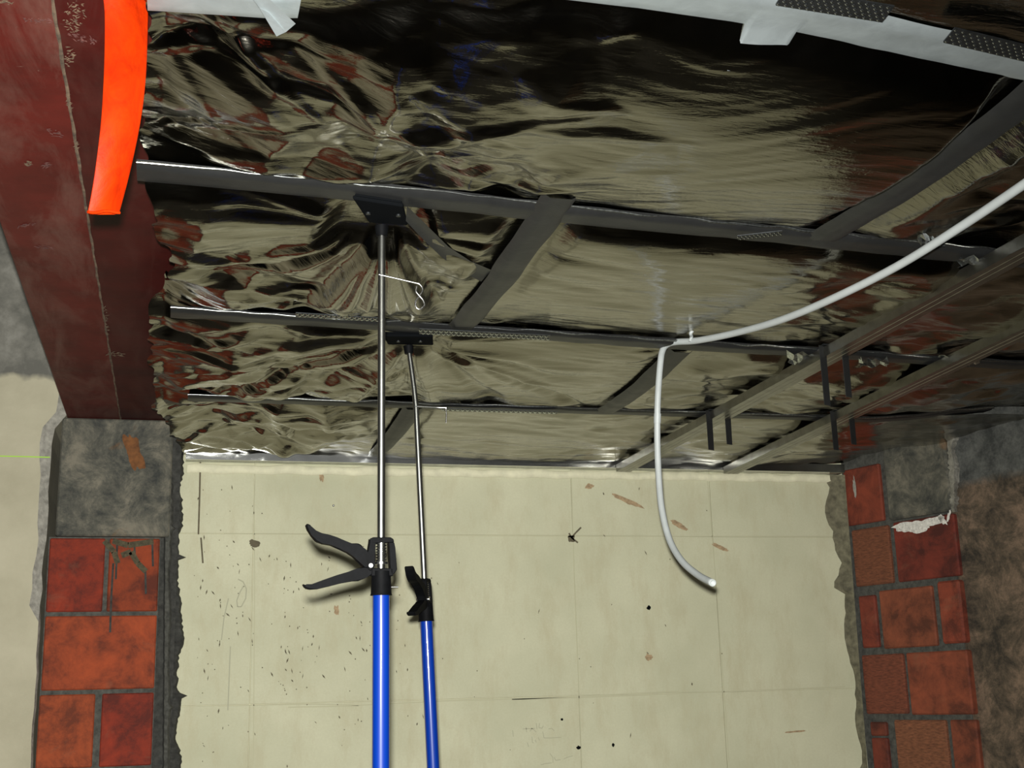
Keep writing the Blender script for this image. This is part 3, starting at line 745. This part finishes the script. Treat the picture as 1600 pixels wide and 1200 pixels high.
foil_sheet(3, 1.03, None, 'foil behind the bend of the white conduit, crossed by metal studs', 0.0052)
foil_sheet(4, None, 0.555, 'foil by the back wall at left, beside the beam end', 0.0042)
foil_sheet(4, 0.555, None, 'foil by the back wall, from the props to the brick corner', 0.006)

# ---------------- tape over the battens
def tape_lateral(fn, x0, x1, half, mat, label, seed, n=120, drop=0.010, notch=None, wob=0.004, hem=True, edge=0.07):
    V = []; F = []; m = 6
    for k in range(n+1):
        x = x0+(x1-x0)*k/n
        c = fn(x)+wob*vnoise(np.array([x*6.0]), np.array([0.5]), seed)[0]
        hl = half*(1+edge*vnoise(np.array([x*9.0]), np.array([2.5]), seed)[0]); hr = half*(1+edge*vnoise(np.array([x*8.0]), np.array([6.5]), seed)[0])
        if notch and notch[0] < x < notch[1]: hr += notch[2]
        lift = 0.045*float(sstep(1.75, 2.25, np.array([x]))[0])
        for q in range(m+1):
            s = -1+2*q/m; y = c+(hl if s < 0 else hr)*s
            z = ZL-drop*(1-abs(s)**9)+0.0012*vnoise(np.array([x*22.0]), np.array([y*40.0]), seed+3)[0]
            if notch and notch[0] < x < notch[1] and s > 0: z -= 0.030*s*s      # the cut tab lies on the sagging foil
            V.append((x, y, EYE+z+lift))
    for k in range(n):
        for q in range(m): F.append((k*(m+1)+q, k*(m+1)+q+1, (k+1)*(m+1)+q+1, (k+1)*(m+1)+q))
    o = mesh_obj('tape_strip', V, F, mat, None, True)
    if hem:
        hp = [Vector(V[k*(m+1)])+Vector((0, -0.001, -0.0035+0.002*vnoise(np.array([k*0.31]), np.array([1.0]), seed+8)[0])) for k in range(n+1)]
        hr = [0.0006+0.0016*max(0, vnoise(np.array([k*0.17]), np.array([4.0]), seed+9)[0]+0.35) for k in range(n+1)]
        tube('foil_hem', hp, hr, 'hem', o, 6)
    return tag(o, label, 'tape', 'tape strips over the ceiling battens')
tape_lateral(lambda x: T0(x)-0.002, 0.30, 2.75, 0.034, 'silver', 'bright silver tape strip nearest the viewer, with a cut tab', 1, 800, 0.006, (0.573, 0.632, 0.050), wob=0.003, hem=False, edge=0.03)
tape_lateral(lambda x: T0(x)-0.0, -0.045, 0.105, 0.032, 'silver', 'short silver tape piece beside the beam at the upper left', 2, 30, 0.010)
tape_t1 = tape_lateral(T1, -0.065, 2.55, 0.033, 'tape', 'long grey tape strip just in front of the nearer prop top', 3, 220, 0.008)
tape_t2 = tape_lateral(T2, -0.02, 2.35, 0.030, 'tape', 'long grey tape strip just in front of the farther prop top', 4, 180, 0.008)
tape_t3 = tape_lateral(T3, 0.02, 2.15, 0.028, 'tape', 'grey tape strip farthest back, before the gypsum wall', 5, 120, 0.007)
def tape_depth(xf, ya, yb, half, label, seed, n=50, drop=0.008):
    V = []; F = []; m = 5
    for k in range(n+1):
        t = k/n; y = ya+(yb-ya)*t; x = xf(t)+0.003*vnoise(np.array([y*8.0]), np.array([1.5]), seed)[0]
        for q in range(m+1):
            s = -1+2*q/m
            V.append((x+half*s*(1+0.08*vnoise(np.array([y*12.0]), np.array([3.5+(s > 0)]), seed)[0]), y, EYE+ZL-drop*(1-abs(s)**9)-0.003-0.010*math.sin(math.pi*t)+0.0008*vnoise(np.array([x*30]), np.array([y*30.0]), seed)[0]))
    for k in range(n):
        for q in range(m): F.append((k*(m+1)+q, (k+1)*(m+1)+q, (k+1)*(m+1)+q+1, k*(m+1)+q+1))
    o = mesh_obj('tape_strip', V, F, 'tape', None, True)
    return tag(o, label, 'tape', 'tape strips over the ceiling battens')
tape_depth(lambda t: 0.516+0.004*t, 1.63, 2.30, 0.027, 'short slanting grey tape strip right of the nearer prop', 11)
tape_depth(lambda t: 0.99-0.012*t, 1.18, 1.72, 0.030, 'slanting grey tape strip at upper right, above the white conduit', 12)
tape_depth(lambda t: 1.01+0.03*t, 2.39, 2.97, 0.028, 'slanting grey tape strip behind the bend of the white conduit', 13)
tape_depth(lambda t: 0.555, 3.0, 3.63, 0.026, 'slanting grey tape strip by the back wall, between the props', 14)
# small crumpled pieces of brighter foil, added for glints along the tapes
def crumple(cx, cy, rx, ry, par, seed, Z=0.683):
    r = random.Random(seed); V = []; F = []; nx, ny = 7, 5
    for j in range(ny+1):
        for i in range(nx+1):
            u, v = -1+2*i/nx, -1+2*j/ny; k = 1-0.25*max(abs(u), abs(v))*r.random()
            p = onZ(cx+rx*u*k, cy+ry*v*k, Z); p.z += r.uniform(-0.007, 0.007); V.append(p)
    for j in range(ny):
        for i in range(nx): a = j*(nx+1)+i; F.append((a, a+1, a+nx+2, a+nx+1))
    mesh_obj('glint_foil', V, F, 'hem', par)
crumple(1258, 560, 30, 10, tape_t2, 1); crumple(1365, 566, 26, 6, tape_t2, 2); crumple(1500, 562, 38, 7, tape_t2, 3); crumple(1525, 408, 30, 8, tape_t1, 4); crumple(1455, 375, 22, 6, tape_t1, 5)
# loose flap of tape running from the prop plate to the slanting strip
V = []; F = []
pa = [(636, 322), (660, 345), (700, 385), (735, 408), (768, 422)]; pb = [(634, 345), (655, 368), (690, 402), (722, 425), (752, 440)]
for k in range(5):
    for t in (0, 0.33, 0.66, 1):
        x = pa[k][0]*(1-t)+pb[k][0]*t; y = pa[k][1]*(1-t)+pb[k][1]*t; V.append(onZ(x, y, 0.682+0.004*math.sin(math.pi*t)-0.006*math.sin(k)))
for k in range(4):
    for q in range(3): F.append((k*4+q, k*4+q+1, k*4+q+5, k*4+q+4))
tag(mesh_obj('tape_strip', V, F, 'tape', None, True), 'loose grey tape flap pulled from the nearer prop plate', 'tape', 'tape strips over the ceiling battens')
# silver tape tab at the top left
V = [onZ(385, -15, 0.682), onZ(405, 12, 0.68), onZ(432, 57, 0.676), onZ(447, 50, 0.676), onZ(462, 37, 0.678), onZ(420, -2, 0.682), onZ(410, -20, 0.682), onZ(420, 20, 0.682)]
tag(mesh_obj('tape_strip', V, [(0, 1, 7, 6), (1, 2, 3, 7), (7, 3, 4, 5), (6, 7, 5)], 'silver', None, True), 'folded silver tape tab at the upper left of the foil', 'tape', 'tape strips over the ceiling battens')

# ---------------- perforated steel strips under the tape
def perforated(p00, p10, p01, nu, nv, label, drop=0.012, Z=0.690):
    a, b, c = onZ(*p00, Z), onZ(*p10, Z), onZ(*p01, Z); eu, ev = b-a, c-a; n = Vector((0, 0, -1))
    root = empty('perforated_strip', a, label, 'metal strip', 'perforated hanger strips')
    V = [a, a+eu, a+eu+ev, a+ev]; V = V+[v+Vector((0, 0, 0.0015)) for v in V]
    mesh_obj('plate', V, [(0, 1, 2, 3), (7, 6, 5, 4), (0, 4, 5, 1), (1, 5, 6, 2), (2, 6, 7, 3), (3, 7, 4, 0)], 'galvdark', root)
    V = []; F = []
    lu, lv = eu.length, ev.length; r = 0.36*min(lu/nu, lv/nv)
    for i in range(nu):
        for j in range(nv):
            c0 = a+eu*((i+0.5+(0.25 if j % 2 else -0.25))/nu)+ev*((j+0.5)/nv)+n*0.0003; s = len(V)
            for k in range(6): V.append(c0+eu.normalized()*r*math.cos(k*math.pi/3)+ev.normalized()*r*math.sin(k*math.pi/3))
            V.append(c0+n*r*0.9)
            for k in range(6): F.append((s+k, s+(k+1) % 6, s+6))
    o = mesh_obj('dimples', V, F, 'dots', root, True); o['kind'] = 'stuff'
    return root
perforated((1228, -18), (1398, 10), (1212, 8), 15, 5, 'dotted steel strip on the silver tape at the top edge', Z=0.684)
perforated((1492, 44), (1640, 80), (1474, 66), 13, 5, 'dotted steel strip on the silver tape at the right edge', Z=0.684)
perforated((462, 489), (592, 497), (462, 494), 16, 2, 'dotted steel strip left of the nearer rod, on second tape', Z=0.683)
perforated((655, 514), (860, 524), (655, 522), 26, 2, 'long dotted steel strip right of the farther prop top', Z=0.683)
perforated((1152, 369), (1222, 361), (1153, 375), 11, 2, 'dotted steel strip at the right end of the long grey tape', Z=0.682)
perforated((690, 638), (872, 643), (690, 642), 24, 1, 'dotted steel strip on the farthest tape', Z=0.684)

# ---------------- wall track and studs
def channel(name, A, B, w, h, lip, mat, label, cat, group, slots=0, open_up=True):
    """C-profile from A to B (bottom centre line); w wide, h tall, bottom face down"""
    d = (B-A).normalized(); side = d.cross(Vector((0, 0, 1))).normalized(); L = (B-A).length
    root = empty(name, A, label, cat, group)
    P = [(-w/2, 0), (w/2, 0), (w/2, h), (w/2-lip, h), (w/2-lip, h-0.001), (w/2-0.001, h-0.001), (w/2-0.001, 0.001), (-w/2+0.001, 0.001), (-w/2+0.001, h-0.001), (-w/2+lip, h-0.001), (-w/2+lip, h), (-w/2, h)]
    bm = prism_bm(P, (A+B)/2, side, Vector((0, 0, 1)), d, L); bm_obj('profile', bm, mat, root)
    # two pressed grooves along the bottom face
    for s in (-0.16, 0.16):
        V, F = tube_geo([A+side*w*s+Vector((0, 0, 0.0006)), B+side*w*s+Vector((0, 0, 0.0006))], 0.0014, 6); mesh_obj('groove', V, F, mat, root, True)
    if slots:
        for k in range(slots):
            c = A+d*(L*(k+0.5)/slots)-side*(w/2+0.0006)+Vector((0, 0, h*0.5))
            bm = prism_bm([(-0.020, -0.0055), (0.020, -0.0055), (0.024, 0), (0.020, 0.0055), (-0.020, 0.0055), (-0.024, 0)], c, d, Vector((0, 0, 1)), side, 0.001); bm_obj('slot', bm, 'rubber', root)
    return root
tr0 = onY(294, 712, YB-0.025); tr1 = onY(1312, 741, YB-0.025)
channel('wall_track', Vector((0.025, YB-0.026, EYE+0.676)), Vector((2.075, YB-0.026, EYE+0.676)), 0.05, 0.026, 0.006, 'track', 'shiny galvanised track along the top of the gypsum wall', 'metal track', None)
ZS = 0.664
def stud(pa, pb, label, slots):
    A = onZ(*pa, ZS); B = onZ(*pb, ZS); d = (B-A)/(B.y-A.y); A = A-d*(A.y-(YB-0.055)); B = B+d*(0.80-B.y)
    return channel('ceiling_stud', A, B, 0.046, 0.021, 0.006, 'galv', label, 'metal stud', 'metal studs below the foil', slots), A, B
s1, A1, B1 = stud((985, 731), (1600, 398), 'galvanised ceiling stud ending at the wall behind the hanging conduit', 24)
s2, A2, B2 = stud((1182, 721), (1600, 522), 'galvanised ceiling stud nearer the brick corner', 24)
def hanger(A, B, Y, label, leg=0.12):
    d = (B-A)/(B.y-A.y); c = A+d*(Y-A.y); side = Vector((0, 0, 1)).cross(d).normalized()
    if side.x < 0: side = -side
    dd = d.normalized(); root = empty('hanger_bracket', c, label, 'bracket', 'hanger brackets at the studs')
    top = EYE+ZL-0.013
    bm = prism_bm([(-0.028, 0), (0.028, 0), (0.028, 0.002), (-0.028, 0.002)], Vector((c.x, c.y, top)), side, Vector((0, 0, 1)), dd, 0.024); bm_obj('bridge', bm, 'galvdark', root)
    for s in (-1, 1):
        l = leg*(1.0 if s < 0 else 0.85)
        P = [(-0.011, top-EYE), (0.011, top-EYE), (0.010, top-EYE-l), (-0.010, top-EYE-l)]
        q = Vector((c.x, c.y, EYE))+side*0.025*s
        bm = prism_bm(P, q, (dd*0.25-side*0.97*-1).normalized() if False else (dd*0.45+side*0.9).normalized(), Vector((0, 0, 1)), (side*0.45-dd*0.9).normalized(), 0.0014); bm_obj('leg', bm, 'tape', root)
    return root
hanger(A1, B1, 2.29, 'bent steel hanger on the left stud, at the second tape', 0.125)
hanger(A1, B1, 2.90, 'bent steel hanger on the left stud, just right of the hanging conduit', 0.10)
hanger(A2, B2, 2.86, 'bent steel hanger on the right stud, near the brick corner', 0.10)

# ================================================================== TELESCOPIC PROPS
def prop(MW, zmech, ztop, rotz, label, bend=None, plate=None, wire=None, grp='telescopic props holding up the ceiling'):
    global WORLD_PARENT
    root = bpy.data.objects.new('telescopic_prop', None); root.empty_display_size = 0.1; C.objects.link(root)
    root.matrix_world = MW; tag(root, label, 'prop', grp)
    WORLD_PARENT = False                    # parts are built in the prop's own axis system
    Zv = Vector((0, 0, 1)); eu = Vector((math.cos(rotz), math.sin(rotz), 0)); en = Vector((-math.sin(rotz), math.cos(rotz), 0))
    mm = 0.88e-3/6.154
    def q(px, py): return ((px-890)*mm, (515-py)*mm)           # drawing units of the trigger head
    o0 = Vector((0, 0, zmech))
    # foot
    bm = box_bm((-0.05, -0.05, 0.0), (0.05, 0.05, 0.006), 0.002); bm_obj('foot_plate', bm, 'black', root)
    tube('foot_socket', [(0, 0, 0.004), (0, 0, 0.05)], 0.016, 'black', root, 20)
    zc = zmech-0.0415
    tube('outer_tube', [(0, 0, 0.02), (0, 0, zc+0.004)], 0.0118, 'blue', root, 32)
    # collar under the trigger
    zj = zmech+q(0, 570)[1]
    tube('collar', [(0, 0, zc), (0, 0, zc+0.003), (0, 0, zj)], [0.0155, 0.0145, 0.0135], 'black', root, 24)
    # cage around the spring
    outer = [q(775, 575), (q(765, 0)[0], q(0, 300)[1]), q(775, 255), q(800, 243), q(975, 243), q(1005, 262), q(1018, 330), q(1038, 560), q(1010, 610), q(780, 610)]
    inner = [q(820, 510), q(822, 380), q(828, 292), q(955, 292), q(972, 400), q(978, 490)]
    cage = []
    bm = bmesh.new()
    t = 0.018
    no, ni = len(outer), len(inner)
    bars = [[q(768, 300), q(778, 255), q(800, 243), q(975, 243), q(1003, 262), q(1010, 292), q(768, 292)],
            [q(768, 292), q(828, 292), q(820, 520), q(775, 575), q(745, 540), q(750, 400)],
            [q(955, 292), q(1010, 292), q(1020, 340), q(1038, 560), q(1000, 610), q(975, 600)],
            [q(790, 545), q(1000, 545), q(1000, 620), q(785, 620)]]
    for P in bars:
        b2 = prism_bm(P, o0, eu, Zv, en, t, 0.0008); me = bpy.data.meshes.new('tmp'); b2.to_mesh(me); b2.free(); bm.from_mesh(me); bpy.data.meshes.remove(me)
    bm_obj('cage', bm, 'black', root)
    # levers
    up_ = [q(145, 115), q(180, 118), q(205, 145), q(240, 190), q(300, 205), q(380, 222), q(450, 245), q(520, 275), q(590, 315), q(650, 300), q(690, 320), q(725, 370), q(770, 400), q(800, 470), q(790, 540), q(720, 545), q(680, 480), q(610, 430), q(550, 390), q(480, 345), q(390, 318), q(310, 305), q(250, 285), q(200, 225), q(160, 165)]
    bm = prism_bm(up_, o0, eu, Zv, en, 0.017, 0.0015); bm_obj('lever', bm, 'black', root)
    lo_ = [q(122, 690), q(160, 706), q(210, 695), q(320, 655), q(450, 610), q(560, 578), q(640, 548), q(720, 530), q(800, 540), q(800, 600), q(740, 635), q(660, 668), q(610, 655), q(500, 685), q(380, 715), q(270, 740), q(190, 745), q(145, 728)]
    bm = prism_bm(lo_, o0, eu, Zv, en, 0.016, 0.0015); bm_obj('handle', bm, 'black', root)
    c = o0+eu*q(776, 0)[0]+Zv*q(0, 520)[1]
    rv = tube('rivet', [c-en*0.0125, c-en*0.0105, c+en*0.0105, c+en*0.0125], [0.0030, 0.0034, 0.0034, 0.0030], 'chrome', root, 16)
    # spring and washer
    hel = []
    z0, z1 = zmech+q(0, 485)[1], zmech+q(0, 290)[1]
    for k in range(7*14+1):
        a = 2*math.pi*k/14; hel.append((0.0068*math.cos(a), 0.0068*math.sin(a), z0+(z1-z0)*k/98))
    tube('spring', hel, 0.0010, 'chrome', root, 6)
    zw = zmech+q(0, 492)[1]
    tube('washer', [(0, 0, zw-0.0015), (0, 0, zw+0.0015)], 0.0092, 'chrome', root, 20)
    tube('locking_pin', [o0+en*0.0-eu*-0.010+Zv*-0.030, o0+eu*0.024+Zv*-0.030], 0.0013, 'chrome', root, 8)
    # inner rod
    if bend is None: tube('inner_rod', [(0, 0, zj), (0, 0, ztop-0.012)], 0.0055, 'rod', root, 20)
    else:
        tube('inner_rod', [(0, 0, zj), (0, 0, bend[0]-0.03), (0, 0, bend[0]), (bend[1]*0.25, bend[2]*0.25, bend[0]+0.04), (bend[1], bend[2], ztop-0.012)], [0.0056, 0.0056, 0.0056, 0.005, 0.0048], 'rod', root, 20)
    bx = bend[1] if bend else 0.0; byy = bend[2] if bend else 0.0
    # head plate with rubber face
    bm = prism_bm(plate, (0, 0, ztop-0.007), Vector((1, 0, 0)), Vector((0, 1, 0)), Zv, 0.006, 0.0015); bm_obj('head_plate', bm, 'rubber', root)
    cxp = sum(p[0] for p in plate)/len(plate); cyp = sum(p[1] for p in plate)/len(plate)
    bm = prism_bm([(cxp+(p[0]-cxp)*0.93, cyp+(p[1]-cyp)*0.93) for p in plate], (0, 0, ztop-0.002), Vector((1, 0, 0)), Vector((0, 1, 0)), Zv, 0.004, 0.001); bm_obj('rubber_pad', bm, 'rubber', root)
    tube('head_socket', [(bx, byy, ztop-0.026), (bx, byy, ztop-0.010)], [0.0085, 0.0105], 'black', root, 16)
    for s in (-1, 1):
        tube('screw_head', [(cxp+s*0.022, cyp, ztop-0.0125), (cxp+s*0.022, cyp, ztop-0.0098)], 0.0035, 'galvdark', root, 10)
    if wire: tube('safety_wire', wire, 0.0014, 'chrome', root, 8)
    WORLD_PARENT = True
    return root
def axis_matrix(top, low):                  # prop axis through two points, foot on the floor
    d = (top-low).normalized(); base = low-d*(low.z/d.z)
    return Matrix.Translation(base) @ Vector((0, 0, 1)).rotation_difference(d).to_matrix().to_4x4()
# nearer prop, top tipped slightly towards the viewer
MW = axis_matrix(onY(596.5, 345, 1.775), onY(595, 1200, 1.801)); MI = MW.inverted()
def loc1(px, py, dy=-0.012): return MI @ onY(px, py, 1.785+dy)
w1 = spline([loc1(592, 429), loc1(610, 433), loc1(640, 440), loc1(655, 443.5)], 4)[:-1]
w1 += spline([loc1(655, 443.5), loc1(660, 450), loc1(659, 457), loc1(654, 464), loc1(649, 472), loc1(651, 481), loc1(657, 483), loc1(663, 477), loc1(661, 469), loc1(655, 462), loc1(650, 455), loc1(651, 447)], 5)
pl1 = [MI @ onZ(*p, 0.688) for p in ((551, 304), (630, 317), (637, 350), (576, 345))]
prop(MW, (MI @ onY(595, 883.5, 1.79)).z, (MI @ Vector((MW.translation.x, 1.775, EYE+0.6955))).z, 0.0, 'nearer blue telescopic prop with open trigger handles', None, plate=[(p.x, p.y) for p in pl1], wire=w1)
# farther prop, leaning, rod bent near its top
MW = axis_matrix(onY(650, 635, 2.42), onY(677, 1200, 2.434)); MI = MW.inverted()
def loc2(px, py, dy=-0.01): return MI @ onY(px, py, 2.425+dy)
w2 = [loc2(648, 635), loc2(660, 635.5), loc2(680, 636.5), loc2(697, 637), loc2(697.5, 648), loc2(697, 661)]
top2 = MI @ onZ(638, 536, 0.692); pl2 = [MI @ onZ(*p, 0.690) for p in ((598, 519), (676, 523), (677, 538), (606, 534))]
prop(MW, (MI @ onY(665, 938, 2.427)).z+0.002, (MI @ onZ(638, 536, 0.6965)).z, math.radians(64), 'farther blue telescopic prop, leaning, with bent rod', ((MI @ onY(650, 635, 2.42)).z, top2.x, top2.y), plate=[(p.x, p.y) for p in pl2], wire=w2)

# ================================================================== WHITE CONDUIT
pts = [(1690, 226, 1.58), (1600, 288, 1.70), (1500, 355, 1.84), (1400, 417, 1.99), (1300, 467, 2.15), (1220, 500, 2.30), (1150, 520, 2.44), (1090, 532, 2.55), (1060, 534, 2.60), (1045, 537, 2.62), (1036, 546, 2.635), (1032, 566, 2.65), (1028, 620, 2.67), (1027, 680, 2.67), (1029, 740, 2.65), (1034, 795, 2.60), (1046, 843, 2.54), (1065, 876, 2.47), (1090, 898, 2.40), (1114, 911, 2.33)]
path = spline([Vector((0.99, 0.62, EYE+0.67)), Vector((1.03, 0.86, EYE+0.655)), Vector((1.053, 1.06, EYE+0.648))]+[onD(*p) for p in pts], 8)
root = empty('electrical_conduit', onD(1045, 537, 2.62), 'white flexible electrical conduit drooping from ceiling, open end hanging', 'conduit')
tube('conduit_tube', path, 0.0066, 'white', root, 18, hollow=0.7)
tube('coupling', [onD(1027.5, 646, 2.672), onD(1027.3, 652, 2.672), onD(1027, 661, 2.671)], 0.0076, 'white', root, 18)
cl = onD(1078, 531, 2.57)
tube('clip', spline([cl+Vector((-0.004, -0.008, -0.006)), cl+Vector((0.0, -0.009, 0.004)), onD(1079, 521, 2.55), onD(1082, 517, 2.55)], 4), 0.0036, 'white', root, 8)
